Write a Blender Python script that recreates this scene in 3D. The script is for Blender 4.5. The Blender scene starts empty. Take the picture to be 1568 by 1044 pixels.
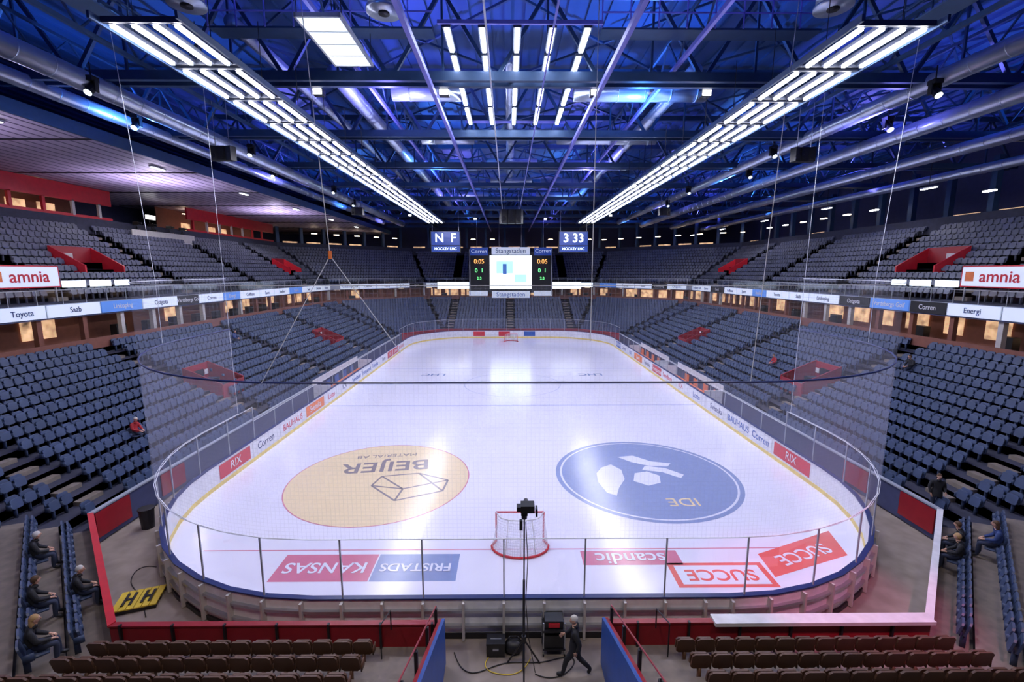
import bpy, math, random
import numpy as np
from mathutils import Vector, Matrix
random.seed(7)
sc = bpy.context.scene
try:
    sc.view_settings.view_transform = 'Standard'
except Exception: pass
R = math.radians

# ---------------------------------------------------------------- materials
def mat(name, col, rough=0.6, metal=0.0, emis=None, es=0.0, var=0.12, vscale=3.0, spec=0.5):
    m = bpy.data.materials.new(name); m.use_nodes = True
    nt = m.node_tree; b = nt.nodes['Principled BSDF']
    b.inputs['Roughness'].default_value = rough
    b.inputs['Metallic'].default_value = metal
    b.inputs['Specular IOR Level'].default_value = spec
    c = (*col, 1)
    if var > 0:
        tc = nt.nodes.new('ShaderNodeTexCoord'); nz = nt.nodes.new('ShaderNodeTexNoise')
        nz.inputs['Scale'].default_value = vscale; nz.inputs['Detail'].default_value = 2
        nt.links.new(tc.outputs['Object'], nz.inputs['Vector'])
        mx = nt.nodes.new('ShaderNodeMix'); mx.data_type = 'RGBA'
        mx.inputs[6].default_value = tuple(max(0, x*(1-var*1.6)) for x in col)+(1,)
        mx.inputs[7].default_value = tuple(min(1, x*(1+var*1.6)) for x in col)+(1,)
        nt.links.new(nz.outputs['Fac'], mx.inputs[0])
        nt.links.new(mx.outputs[2], b.inputs['Base Color'])
        if emis and var > 0.25:
            ml = nt.nodes.new('ShaderNodeMath'); ml.operation='MULTIPLY_ADD'
            ml.inputs[1].default_value = es*2.4; ml.inputs[2].default_value = -es*.5
            nt.links.new(nz.outputs['Fac'], ml.inputs[0]); nt.links.new(ml.outputs[0], b.inputs['Emission Strength'])
    else:
        b.inputs['Base Color'].default_value = c
    if emis:
        b.inputs['Emission Color'].default_value = (*emis, 1)
        b.inputs['Emission Strength'].default_value = es
    return m

def see_through(name, fac, col=(0.8,0.85,0.95), glossy=False, grid=None, gfac=0.5):
    m = bpy.data.materials.new(name); m.use_nodes = True
    nt = m.node_tree; nt.nodes.clear()
    out = nt.nodes.new('ShaderNodeOutputMaterial'); mix = nt.nodes.new('ShaderNodeMixShader')
    tr = nt.nodes.new('ShaderNodeBsdfTransparent')
    if glossy:
        d = nt.nodes.new('ShaderNodeBsdfGlossy'); d.inputs['Roughness'].default_value = 0.05
        d.inputs['Color'].default_value = (*col, 1); res = d
    else:
        d = nt.nodes.new('ShaderNodeBsdfDiffuse'); t2 = nt.nodes.new('ShaderNodeBsdfTranslucent')
        d.inputs['Color'].default_value = (*col, 1); t2.inputs['Color'].default_value = (*col, 1)
        res = nt.nodes.new('ShaderNodeAddShader')
        nt.links.new(d.outputs[0], res.inputs[0]); nt.links.new(t2.outputs[0], res.inputs[1])
    nt.links.new(tr.outputs[0], mix.inputs[1]); nt.links.new(res.outputs[0], mix.inputs[2])
    nt.links.new(mix.outputs[0], out.inputs[0]); mix.inputs[0].default_value = fac
    if grid:
        uv = nt.nodes.new('ShaderNodeUVMap'); sp = nt.nodes.new('ShaderNodeSeparateXYZ')
        nt.links.new(uv.outputs[0], sp.inputs[0])
        outs = []
        for k in (0, 1):
            md = nt.nodes.new('ShaderNodeMath'); md.operation = 'MODULO'; md.inputs[1].default_value = grid
            nt.links.new(sp.outputs[k], md.inputs[0])
            lt = nt.nodes.new('ShaderNodeMath'); lt.operation = 'LESS_THAN'; lt.inputs[1].default_value = grid*0.16
            nt.links.new(md.outputs[0], lt.inputs[0]); outs.append(lt)
        mxx = nt.nodes.new('ShaderNodeMath'); mxx.operation = 'MAXIMUM'
        nt.links.new(outs[0].outputs[0], mxx.inputs[0]); nt.links.new(outs[1].outputs[0], mxx.inputs[1])
        ma = nt.nodes.new('ShaderNodeMath'); ma.operation = 'MULTIPLY_ADD'
        ma.inputs[1].default_value = gfac; ma.inputs[2].default_value = fac
        nt.links.new(mxx.outputs[0], ma.inputs[0]); nt.links.new(ma.outputs[0], mix.inputs[0])
    return m

M = {}
M['ice'] = mat('ice', (0.82,0.82,0.95), 0.17, var=0.02, vscale=0.6, spec=0.6)
M['white'] = mat('white_panel', (0.78,0.78,0.82), 0.35)
M['offwhite'] = mat('offwhite', (0.55,0.52,0.5), 0.5)
M['navy'] = mat('navy_rail', (0.015,0.03,0.14), 0.35)
M['yellow'] = mat('yellow_kick', (0.80,0.62,0.18), 0.4)
M['yellowd'] = mat('yellow_stripe', (0.75,0.55,0.05), 0.5)
M['red'] = mat('red_paint', (0.30,0.010,0.02), 0.4)
M['redbright'] = mat('red_bright', (0.6,0.02,0.035), 0.35)
M['blue'] = mat('blue_paint', (0.02,0.10,0.42), 0.4)
M['green'] = mat('green_ad', (0.02,0.4,0.15), 0.4)
M['orange'] = mat('orange', (0.8,0.2,0.05), 0.5)
M['concrete'] = mat('concrete', (0.30,0.25,0.21), 0.75, var=0.28, vscale=1.5)
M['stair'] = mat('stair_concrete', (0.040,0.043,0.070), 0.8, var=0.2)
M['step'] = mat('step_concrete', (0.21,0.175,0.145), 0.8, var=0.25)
M['brick'] = mat('concourse_wall', (0.22,0.08,0.055), 0.7)
M['seat'] = mat('seat_blue_grey', (0.050,0.076,0.155), 0.42, var=0.25, vscale=1.2)
M['seat_up'] = mat('seat_grey', (0.105,0.115,0.165), 0.42, var=0.25, vscale=1.2)
M['seat_brown'] = mat('seat_brown', (0.105,0.048,0.026), 0.5, var=0.25, vscale=2)
M['dark'] = mat('dark_metal', (0.02,0.02,0.025), 0.4, 0.3)
M['black'] = mat('black_plastic', (0.012,0.012,0.014), 0.45)
M['steel'] = mat('steel', (0.5,0.52,0.56), 0.3, 0.8)
M['duct'] = mat('duct_galvanised', (0.6,0.68,0.88), 0.28, 0.75, var=0.15, vscale=1.0)
M['truss'] = mat('truss_blue', (0.032,0.07,0.16), 0.45, 0.2)
M['trussp'] = mat('truss_violet', (0.22,0.22,0.72), 0.4, 0.1)
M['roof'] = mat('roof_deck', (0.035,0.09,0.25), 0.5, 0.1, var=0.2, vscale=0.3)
M['wall'] = mat('wall_paint', (0.05,0.06,0.14), 0.7)
M['housing'] = mat('lamp_housing', (0.05,0.06,0.09), 0.5, 0.2)
M['fascia'] = mat('fascia_grey', (0.35,0.38,0.45), 0.4)
M['tube'] = mat('lamp_tube', (1,1,1), 0.5, emis=(0.88,0.87,1.0), es=54, var=0)
M['tubec'] = mat('lamp_tube_centre', (1,1,1), 0.5, emis=(0.78,0.85,1.0), es=30, var=0)
M['lampw'] = mat('lamp_white', (1,1,1), 0.5, emis=(1,0.97,0.95), es=12, var=0)
M['warm'] = mat('warm_window', (0.9,0.6,0.35), 0.5, emis=(1,0.58,0.33), es=0.85, var=0.3, vscale=1.6)
M['warmlamp'] = mat('warm_lamp', (1,0.8,0.6), 0.5, emis=(1,0.78,0.55), es=9, var=0)
M['panel'] = mat('skylight_panel', (0.9,0.95,1), 0.5, emis=(0.78,0.9,1), es=0.95, var=0)
M['adw'] = mat('ad_backlit_white', (0.7,0.75,0.85), 0.4, emis=(0.70,0.80,1), es=0.42, var=0)
M['adb'] = mat('ad_backlit_blue', (0.1,0.25,0.6), 0.4, emis=(0.1,0.25,0.8), es=0.4, var=0)
M['adscreen'] = mat('screen_glow', (0.4,0.8,0.95), 0.4, emis=(0.45,0.85,1.0), es=1.1, var=0.2, vscale=0.7)
M['ledwhite'] = mat('led_white', (0.8,0.9,1), 0.4, emis=(0.80,0.92,1), es=2.2, var=0)
M['digit'] = mat('green_digit', (0.1,1,0.3), 0.4, emis=(0.2,1,0.3), es=1.6, var=0)
M['digitr'] = mat('amber_digit', (1,0.4,0.1), 0.4, emis=(1,0.45,0.12), es=1.6, var=0)
M['screenblue'] = mat('screen_navy', (0.01,0.03,0.15), 0.3, emis=(0.02,0.06,0.35), es=0.6, var=0)
M['icey'] = mat('ice_paint_yellow', (0.86,0.70,0.43), 0.2, var=0.04)
M['iceb'] = mat('ice_paint_blue', (0.26,0.33,0.56), 0.2, var=0.06)
M['icer'] = mat('ice_paint_red', (0.66,0.22,0.32), 0.2, var=0.04)
M['iceg'] = mat('ice_paint_grey', (0.27,0.23,0.24), 0.2, var=0.04)
M['icel'] = mat('ice_line_blue', (0.52,0.55,0.80), 0.2, var=0.04)
M['icew'] = mat('ice_paint_white', (0.80,0.82,0.94), 0.2, var=0.0)
M['iceo'] = mat('ice_paint_orange_red', (0.80,0.16,0.14), 0.25, var=0.04)
M['rope'] = mat('rope_white', (0.75,0.78,0.85), 0.5)
M['glass'] = see_through('plexiglass', 0.07, (0.8,0.85,1), glossy=True)
M['netlow'] = see_through('netting_lower', 0.08, (0.47,0.47,0.56), grid=0.12, gfac=0.075)
M['nethigh'] = see_through('netting_upper', 0.02, (0.45,0.47,0.56), grid=0.12, gfac=0.06)
M['goalnet'] = see_through('goal_netting', 0.25, (0.4,0.4,0.44), grid=0.09, gfac=0.4)
M['skin'] = mat('skin', (0.62,0.36,0.26), 0.5, var=0.05)
M['hairw'] = mat('hair_white', (0.6,0.58,0.55), 0.7)
M['hairb'] = mat('hair_brown', (0.09,0.045,0.02), 0.7)
M['hairy'] = mat('hair_blond', (0.45,0.28,0.12), 0.7)
M['jeans'] = mat('jeans', (0.03,0.04,0.08), 0.8)
M['coat'] = mat('coat_black', (0.016,0.017,0.022), 0.75)
M['jred'] = mat('jacket_red', (0.4,0.02,0.03), 0.75)
M['jblue'] = mat('jacket_blue', (0.03,0.06,0.2), 0.75)
M['eye'] = mat('eye_dark', (0.02,0.015,0.012), 0.3, var=0)
M['lips'] = mat('lips', (0.4,0.12,0.10), 0.5, var=0)
def slat():
    m = mat('slatted_ceiling', (0.5,0.47,0.56), 0.5, var=0)
    nt = m.node_tree; b = nt.nodes['Principled BSDF']
    tc = nt.nodes.new('ShaderNodeTexCoord'); w = nt.nodes.new('ShaderNodeTexWave')
    w.bands_direction = 'X'; w.inputs['Scale'].default_value = 0.35
    cr = nt.nodes.new('ShaderNodeValToRGB'); cr.color_ramp.elements[0].position = 0.04; cr.color_ramp.elements[1].position = 0.14
    cr.color_ramp.elements[0].color = (0.10,0.08,0.16,1); cr.color_ramp.elements[1].color = (0.54,0.47,0.60,1)
    nt.links.new(tc.outputs['Object'], w.inputs['Vector']); nt.links.new(w.outputs['Fac'], cr.inputs[0])
    nt.links.new(cr.outputs[0], b.inputs['Base Color']); return m
M['slat'] = slat()

# ---------------------------------------------------------------- mesh builder
class MB:
    def __init__(s): s.v=[]; s.f=[]; s.m=[]; s.mats=[]; s.uv={}
    def mi(s, k):
        if k not in s.mats: s.mats.append(k)
        return s.mats.index(k)
    def face(s, pts, k, uv=None):
        n=len(s.v); s.v += [tuple(p) for p in pts]
        if uv: s.uv[len(s.f)] = uv
        s.f.append(tuple(range(n,n+len(pts)))); s.m.append(s.mi(k))
    def hexa(s, b, t, k):
        n=len(s.v); s.v += [tuple(p) for p in b]+[tuple(p) for p in t]; i=s.mi(k)
        for q in ((3,2,1,0),(4,5,6,7),(0,1,5,4),(1,2,6,5),(2,3,7,6),(3,0,4,7)):
            s.f.append(tuple(n+a for a in q)); s.m.append(i)
    def box(s, c, d, k, rz=0.0):
        cx,cy,cz=c; x,y,z=d[0]/2,d[1]/2,d[2]/2; cs,sn=math.cos(rz),math.sin(rz)
        q=[(-x,-y),(x,-y),(x,y),(-x,y)]
        q=[(cx+a*cs-b*sn, cy+a*sn+b*cs) for a,b in q]
        s.hexa([(a,b,cz-z) for a,b in q],[(a,b,cz+z) for a,b in q],k)
    def beam(s, p, q, w, h, k):
        p=Vector(p); q=Vector(q); d=(q-p)
        if d.length<1e-6: return
        d.normalize(); up=Vector((0,0,1)) if abs(d.z)<0.98 else Vector((0,1,0))
        sd=d.cross(up).normalized(); u=sd.cross(d).normalized(); a=sd*w/2; b=u*h/2
        s.hexa([p-a-b,p+a-b,q+a-b,q-a-b],[p-a+b,p+a+b,q+a+b,q-a+b],k)
    def cyl(s, p, q, r, k, n=10, r2=None, caps=True):
        p=Vector(p); q=Vector(q); d=(q-p)
        if d.length<1e-6: return
        d.normalize(); up=Vector((0,0,1)) if abs(d.z)<0.98 else Vector((0,1,0))
        a=d.cross(up).normalized(); b=a.cross(d).normalized(); r2=r if r2 is None else r2
        n0=len(s.v); i=s.mi(k)
        for c,rr in ((p,r),(q,r2)):
            for j in range(n):
                t=2*math.pi*j/n; s.v.append(tuple(c+a*math.cos(t)*rr+b*math.sin(t)*rr))
        for j in range(n):
            s.f.append((n0+j,n0+(j+1)%n,n0+n+(j+1)%n,n0+n+j)); s.m.append(i)
        if caps:
            s.f.append(tuple(n0+j for j in range(n))[::-1]); s.m.append(i)
            s.f.append(tuple(n0+n+j for j in range(n))); s.m.append(i)
    def tube(s, pts, r, k, n=6):
        for a,b in zip(pts[:-1],pts[1:]): s.cyl(a,b,r,k,n)
    def ell(s, c, rad, k, nu=12, nv=8, shape=None, mtx=None):
        n0=len(s.v); i=s.mi(k)
        for a in range(nv+1):
            ph=math.pi*a/nv
            for b in range(nu):
                th=2*math.pi*b/nu
                v=Vector((math.sin(ph)*math.cos(th),math.sin(ph)*math.sin(th),math.cos(ph)))
                if shape: v=shape(v)
                v=Vector((v.x*rad[0],v.y*rad[1],v.z*rad[2]))+Vector(c)
                if mtx: v=mtx@v
                s.v.append(tuple(v))
        for a in range(nv):
            for b in range(nu):
                s.f.append((n0+a*nu+b,n0+(a+1)*nu+b,n0+(a+1)*nu+(b+1)%nu,n0+a*nu+(b+1)%nu)); s.m.append(i)
    def obj(s, name, parent=None, smooth=False, loc=(0,0,0), rz=0):
        me=bpy.data.meshes.new(name); me.from_pydata(s.v,[],s.f)
        for k in s.mats: me.materials.append(M[k])
        me.polygons.foreach_set('material_index', s.m)
        if s.uv:
            ul=me.uv_layers.new(name='UVMap')
            for fi,uvs in s.uv.items():
                p=me.polygons[fi]
                for li,u in zip(p.loop_indices,uvs): ul.data[li].uv=u
        if smooth: me.polygons.foreach_set('use_smooth',[True]*len(s.f))
        me.update(); o=bpy.data.objects.new(name,me); sc.collection.objects.link(o)
        o.location=loc; o.rotation_euler=(0,0,rz)
        if parent: o.parent=parent
        return o
def empty(name, loc=(0,0,0)):
    e=bpy.data.objects.new(name,None); e.location=loc; sc.collection.objects.link(e); return e
def text(s, loc, size, rot, k, parent, name='lettering', sx=1.0, bold=0.0):
    c=bpy.data.curves.new(name,'FONT'); c.body=s; c.size=size; c.align_x='CENTER'; c.align_y='CENTER'; c.extrude=0.004; c.offset=bold
    c.materials.append(M[k]); o=bpy.data.objects.new(name,c); sc.collection.objects.link(o)
    o.location=loc; o.rotation_euler=rot; o.scale=(sx,1,1); o.parent=parent; return o

# ---------------------------------------------------------------- plan geometry
YN, YF, HX, A0 = 10.7, 73.2, 16.4, 10.8
def ring(d):
    hx=HX+d; a=A0+.41421*d; c=hx-a; y0=YN-d; y1=YF+d
    return [(-a,y0),(a,y0),(hx,y0+c),(hx,y1-c),(a,y1),(-a,y1),(-hx,y1-c),(-hx,y0+c)]
def edge(e,d):
    r=ring(d); return Vector(r[e]), Vector(r[(e+1)%8])
def emid(e):
    a,b=edge(e,0); return (a+b)/2
def edir(e):
    a,b=edge(e,0); return (b-a).normalized()
def enorm(e):
    t=edir(e); return Vector((t.y,-t.x))
RW=14.5
HL=29.9
CY=41.75
YB=CY-HL
def rink_path(off, seg=10):
    hx,hy,r=RW+off,HL+off,8.5+off; pts=[]
    for (cx,cy,a0) in ((hx-r,-hy+r,-90),(hx-r,hy-r,0),(-hx+r,hy-r,90),(-hx+r,-hy+r,180)):
        for i in range(seg+1):
            t=R(a0+90*i/seg); pts.append((cx+r*math.cos(t), CY+cy+r*math.sin(t)))
    return pts

# ---------------------------------------------------------------- floor, ice, boards
mb=MB(); mb.face([(-46,-16,-0.06),(46,-16,-0.06),(46,104,-0.06),(-46,104,-0.06)],'concrete'); mb.obj('floor')
mb=MB(); mb.face([(x,y,0.0) for x,y in rink_path(0)],'ice'); ice=mb.obj('ice_sheet')
mk=MB()
def disc(cx,cy,r,z,k,n=64,ri=0):
    if ri==0: mk.face([(cx+r*math.cos(2*math.pi*i/n),cy+r*math.sin(2*math.pi*i/n),z) for i in range(n)],k)
    else:
        for i in range(n):
            a,b=2*math.pi*i/n,2*math.pi*(i+1)/n
            mk.face([(cx+ri*math.cos(a),cy+ri*math.sin(a),z),(cx+r*math.cos(a),cy+r*math.sin(a),z),(cx+r*math.cos(b),cy+r*math.sin(b),z),(cx+ri*math.cos(b),cy+ri*math.sin(b),z)],k)
def rect(x0,x1,y0,y1,z,k): mk.face([(x0,y0,z),(x1,y0,z),(x1,y1,z),(x0,y1,z)],k)
disc(-6.9,21.9,4.5,.004,'icey'); disc(-6.9,21.9,4.5,.006,'icer',ri=4.45)
disc(6.7,22.2,4.5,.004,'iceb'); disc(6.7,22.2,4.40,.006,'icew',ri=4.3)
disc(6.7,22.2,4.62,.006,'iceb',ri=4.5)
rect(-RW,RW,34.6,34.8,.003,'icel'); rect(-RW,RW,48.4,48.6,.003,'icel'); rect(-RW,RW,41.5,41.7,.003,'icel')
rect(-11.9,11.9,15.85,15.9,.003,'icer'); rect(-12,12,67.4,67.5,.003,'icer')
disc(0,41.6,4.5,.003,'icel',ri=4.42)
rect(-8.6,-5.2,14.1,15.6,.004,'icer'); rect(-5.15,-2.2,14.1,15.6,.004,'iceb')
rect(2.3,5.9,14.9,15.75,.004,'icer')
rect(5.3,8.7,13.7,15.0,.004,'iceo'); rect(5.5,8.5,13.85,14.85,.006,'icew')
mk.face([(8.8,14.2,.004),(12.2,15.4,.004),(12.6,17.0,.004),(8.9,15.5,.004)],'iceo')
def iline(p,q,k='iceg',w=.1,z=.008):
    p=Vector(p);q=Vector(q);d=(q-p).normalized();n=Vector((-d.y,d.x))*w/2
    mk.face([(*(p-n),z),(*(q-n),z),(*(q+n),z),(*(p+n),z)],k)
hc=Vector((-5.4,21.0)); SC=1.15
P=[hc+Vector(a)*SC for a in ((-1.5,.1),(-.2,-1.2),(1.6,-.4),(1.7,.6),(.3,1.3),(-1.3,1.0),(-.1,-.2))]
for a,b in ((0,1),(1,2),(2,3),(3,4),(4,5),(5,0),(0,6),(6,1),(6,3),(5,6),(4,2)): iline(P[a],P[b])
# lion emblem: mane, body, paws and tail as flat painted shapes
def shape(cx,cy,s,pts,k,z=.008): mk.face([(cx+x*s,cy+y*s,z) for x,y in pts],k)
shape(6.2,22.3,1.0,((-2.1,-.9),(-1.9,-2.0),(-1.5,-2.3),(-1.2,-1.5),(-.7,-.6),(-.6,.5),(-1.0,1.2),(-1.6,.8),(-2.0,.1)),'icew')
shape(6.2,22.3,1.0,((-.4,2.2),(.5,2.4),(1.3,1.6),(2.3,1.3),(2.0,.9),(1.0,1.0),(.2,1.5)),'icew')
shape(6.2,22.3,1.0,((-.3,-.8),(.3,-1.3),(1.0,-1.0),(1.2,-.2),(.7,.3),(.0,.1)),'icew')
shape(6.2,22.3,1.0,((.5,.5),(1.5,.2),(2.2,-.5),(2.5,-.1),(1.8,.7),(.8,1.0)),'icew')
marks=mk.obj('ice_markings')
text('BEIJER',(-7.0,23.4,.012),1.75,(0,0,R(188)),'iceg',marks,bold=.02)
text('MATERIAL AB',(-7.3,24.8,.012),.55,(0,0,R(188)),'iceg',marks)
text('IDE',(7.6,19.4,.012),1.0,(0,0,R(180)),'icey',marks)
text('KANSAS',(-6.9,14.85,.012),.8,(0,0,R(180)),'icew',marks,bold=.01)
text('FRISTADS',(-3.7,14.85,.012),.6,(0,0,R(180)),'icew',marks,bold=.01)
text('scandic',(4.1,15.3,.012),.9,(0,0,R(180)),'icew',marks,bold=.01)
text('SUCCE',(7.0,14.35,.012),.8,(0,0,R(180)),'iceo',marks,bold=.01)
text('SUCCE',(10.6,15.5,.012),.8,(0,0,R(200)),'icew',marks,bold=.01)
for x in (-8,8): text('LHC',(x,45.5,.012),1.3,(0,0,R(180)),'iceb',marks,bold=.02)

brd=empty('rink_boards')
def strip(mb,pin,pout,z0,z1,k,top=None,closed=True):
    n=len(pin); rng=range(n if closed else n-1)
    for i in rng:
        j=(i+1)%n; a,b,c,d=pin[i],pin[j],pout[j],pout[i]
        mb.hexa([(*a,z0),(*d,z0),(*c,z0),(*b,z0)],[(*a,z1),(*d,z1),(*c,z1),(*b,z1)],k)
mb=MB()
strip(mb,rink_path(0),rink_path(.1),0,1.16,'white')
strip(mb,rink_path(-.03),rink_path(.13),1.16,1.21,'navy')
strip(mb,rink_path(-.015),rink_path(0),0.0,.2,'yellow')
strip(mb,rink_path(.1),rink_path(.2),.32,.40,'steel')
strip(mb,rink_path(.1),rink_path(.2),.78,.86,'steel')
strip(mb,rink_path(.1),rink_path(.16),-.05,.10,'dark')
def along(path, step, start=0.0):
    out=[]; acc=start; n=len(path)
    for i in range(n):
        a=Vector(path[i]); b=Vector(path[(i+1)%n]); L=(b-a).length
        if L<1e-6: continue
        while acc<=L:
            out.append((a+(b-a)*acc/L,(b-a).normalized())); acc+=step
        acc-=L
    return out
for p,t in along(rink_path(.18),1.15):
    mb.box((p.x,p.y,.55),(.07,.16,1.16),'offwhite',math.atan2(t.y,t.x))
mb.obj('board_panels',brd)
mb=MB(); cols=['white','white','redbright','white','yellow','white','blue','white','orange','white']
words=['RIX','Corren','BAUHAUS','Svenska','Lotto','ICA','Swedbank','Transparent','Tekniska','Sport']
adt=[]
for side in (-1,1):
    y=21.0; i=0
    while y<61:
        L=random.uniform(2.4,4.0); k=random.choice(cols)
        mb.box((side*(RW-.015),y+L/2,.68),(.012,L-.25,.72),k)
        adt.append((words[i%10],(side*(RW-.028),y+L/2,.68),(R(90),0,R(-90*side)),random.choice(['navy','redbright','blue']) if k in('white','yellow') else 'white')); i+=1
        y+=L
x=-6
while x<6:
    mb.box((x+1,CY+HL-.015,.68),(1.8,.012,.72),random.choice(cols+['green','blue'])); x+=2
mb.obj('board_adverts',brd)
for w,l,r,k in adt: text(w,l,.6,r,k,brd)

gl=empty('protective_glass'); mb=MB(); mp=MB()
path=rink_path(.06)
def gh(p):
    return 3.0 if (p.y<25 or p.y>58) else 2.2
pts=along(path,2.3,start=.4)
for i,(p,t) in enumerate(pts):
    q=pts[(i+1)%len(pts)][0]; h=min(gh(p),gh(q))
    mid=[p]
    for c in path:
        c=Vector(c)
        if (c-p).length<2.3 and (c-q).length<2.3 and (c-p).length>.02 and (c-q).length>.02: mid.append(c)
    mid.sort(key=lambda c:(c-p).length); mid.append(q)
    for a,b in zip(mid[:-1],mid[1:]):
        mb.face([(*a,1.22),(*b,1.22),(*b,h),(*a,h)],'glass')
        mp.beam((*a,h),(*b,h),.022,.022,'rope')
    mp.beam((*p,1.2),(*p,gh(p)),.04,.04,'fascia')
mb.obj('glass_panes',gl); mp.obj('glass_posts',gl)

# safety netting
sn=empty('safety_netting')
full=rink_path(.1,seg=12)
r0=13
rightc=full[:r0]; leftc=full[-r0:]; NX=RW+.1; YC=YB-.1
npath=[(-NX,23.2)]+[tuple(p) for p in leftc]+[tuple(p) for p in rightc]+[(NX,23.2)]
ZR=7.5
for nm,z0,z1,k in (('net_lower',3.0,ZR,'netlow'),('net_upper',ZR,10.05,'nethigh')):
    mb=MB(); acc=0
    for a,b in zip(npath[:-1],npath[1:]):
        L=(Vector(b)-Vector(a)).length
        mb.face([(*a,z0),(*b,z0),(*b,z1),(*a,z1)],k,uv=[(acc,z0),(acc+L,z0),(acc+L,z1),(acc,z1)]); acc+=L
    mb.obj(nm,sn)
mb=MB()
mb.tube([(*p,ZR) for p in npath],.028,'navy'); mb.tube([(*p,10.05) for p in npath],.012,'rope')
mb.tube([(*p,3.02) for p in npath],.010,'rope')
for a,b in (((1.75,YC,8.6),(1.75,YC,19.6)),((-4.9,YC,10.8),(-5.4,YC,19.6)),((-4.9,YC,10.8),(-6.9,YC,ZR)),((-4.9,YC,10.8),(-3.2,YC,8.3)),
            ((6.05,YC,ZR),(6.6,YC,19.6)),((NX,18.6,10),(NX+.6,18.6,19.6)),((-NX,18.6,10),(-NX-.6,18.6,19.6)),
            ((NX,23.2,3),(NX+.2,23.2,19.6)),((-NX,23.2,3),(-NX-.2,23.2,19.6)),((-NX,18.6,ZR),(-NX,18.6,10)),((NX,18.6,ZR),(NX,18.6,10))):
    mb.cyl(a,b,.010,'rope',6)
mb.cyl((-4.9,YC,10.72),(-4.9,YC,10.92),.05,'orange',8)
mb.obj('net_cables',sn)

def goal(y, face):
    g=empty('ice_hockey_goal',(.05,y,0)); g.rotation_euler=(0,0,0 if face>0 else math.pi)
    mb=MB(); w=.92; h=1.22
    mb.tube([(-w,0,0),(-w,0,h),(w,0,h),(w,0,0)],.035,'redbright',10)
    base=[(-w,0,.04)]+[(-math.cos(t)*1.08,-.35-math.sin(t)*.78,.04) for t in [math.pi*i/12 for i in range(13)]]+[(w,0,.04)]
    mb.tube(base,.045,'redbright',8)
    top=[(-w,0,h)]+[(-math.cos(t)*.82,-.18-math.sin(t)*.40,h-.03) for t in [math.pi*i/10 for i in range(11)]]+[(w,0,h)]
    mb.tube(top,.025,'white',8)
    mb.tube([(0,-.58,h-.03),(0,-.9,.7),(0,-1.12,.04)],.025,'white',8)
    for sx in (-1,1): mb.tube([(sx*.45,-.5,h-.03),(sx*.55,-1.0,.04)],.02,'white',6)
    nb=len(base)
    mb.obj('goal_frame',g,True)
    mb=MB()
    tops=[(-w,0,h)]+[(-math.cos(t)*.82,-.18-math.sin(t)*.40,h-.03) for t in [math.pi*i/12 for i in range(13)]]+[(w,0,h)]
    acc=0
    for i in range(nb-1):
        a,b,c,d=base[i],base[i+1],tops[i+1],tops[i]; L=(Vector(b)-Vector(a)).length
        mb.face([a,b,c,d],'goalnet',uv=[(acc,0),(acc+L,0),(acc+L,1.2),(acc,1.2)]); acc+=L
    mb.face(tops,'goalnet',uv=[(p[0]+2,p[1]+2) for p in tops]); mb.obj('goal_net',g)
goal(16.4,1); goal(67.4,-1)

# ---------------------------------------------------------------- seated people positions
DEP=.85
def lowz(i): return .6+.37*i
sit=[(-15.3,12.9),(-13.1,11.2),(-11.9,9.4),(-12.7,12.5),(-19.6,22.6),(14.9,14.4),(15.5,14.0),(14.3,13.5),(24.6,27.6),(-24.5,40.),(21,36),(13.9,9.8)]
def snap(x,y):
    best=None
    for e in range(8):
        rel=Vector((x,y))-emid(e); d=rel.dot(enorm(e))
        if best is None or d>best[1]: best=(e,d,rel.dot(edir(e)))
    e,d,s=best; i=max(0,round((d-.45)/DEP)); s=round(s/.5)*.5
    return e,i,s
occupied={}
for x,y in sit: occupied[snap(x,y)]=True

# ---------------------------------------------------------------- stands
VR0,VR1=4,7
def vom_low(e,i,s):
    if e in (2,6):
        sy = s if e==2 else -s
        for vy in (31.5,52):
            if abs((emid(e).y+sy)-vy)<1.4 and VR0<=i<VR1: return True
    return False
def aisle(e,s,L):
    if e in (2,6): return abs(((s+6) % 12)-6)<.6
    if e==4: return abs(((s+5)%10)-5)<.6
    if e==0: return abs(abs(s)-2.9)<.75
    return False
def seat_sets(nrows,d0,zf,upper):
    out={'a':[], 'b':[], 'open':[]}
    for e in range(8):
        for i in range(nrows):
            d=d0+i*DEP+.5; a,b=edge(e,d); L=(b-a).length/2; s=-math.floor(L/.5)*.5
            t=edir(e); nn=enorm(e); base=emid(e)+nn*d
            while s<=L:
                ok=abs(s)<L-.4 and not aisle(e,s,L)
                if e==0 and (abs(s)<2.3) and (not upper) and i<7: ok=False
                if not upper and vom_low(e,i,s): ok=False
                if upper and e in (2,6) and i in (3,4,5):
                    wy=base.y+t.y*s
                    if abs(wy-36)<1.8 or abs(wy-68)<1.8: ok=False
                if ok:
                    p=base+t*s; key='b' if (e==0 and not upper) else 'a'
                    if not upper and (e,i,round(s*2)/2) in occupied: key='open'
                    out[key].append((p.x,p.y,zf(i),math.atan2(t.y,t.x)))
                s+=.5
    return out
def outl(w,z0,z1,c):
    return [(-w+c,z0),(w-c,z0),(w,z0+c),(w,z1-c),(w-c,z1),(-w+c,z1),(-w,z1-c),(-w,z0+c)]
def slab8(mb,w,z0,z1,c,yb,yt,th):
    o=outl(w,z0,z1,c); f=lambda z:yb+(yt-yb)*(z-z0)/(z1-z0)
    A=[(x,f(z),z) for x,z in o]; B=[(x,f(z)+th,z) for x,z in o]
    mb.face(A,'seat'); mb.face(B[::-1],'seat')
    for i in range(8):
        j=(i+1)%8; mb.face([A[j],A[i],B[i],B[j]],'seat')
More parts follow.
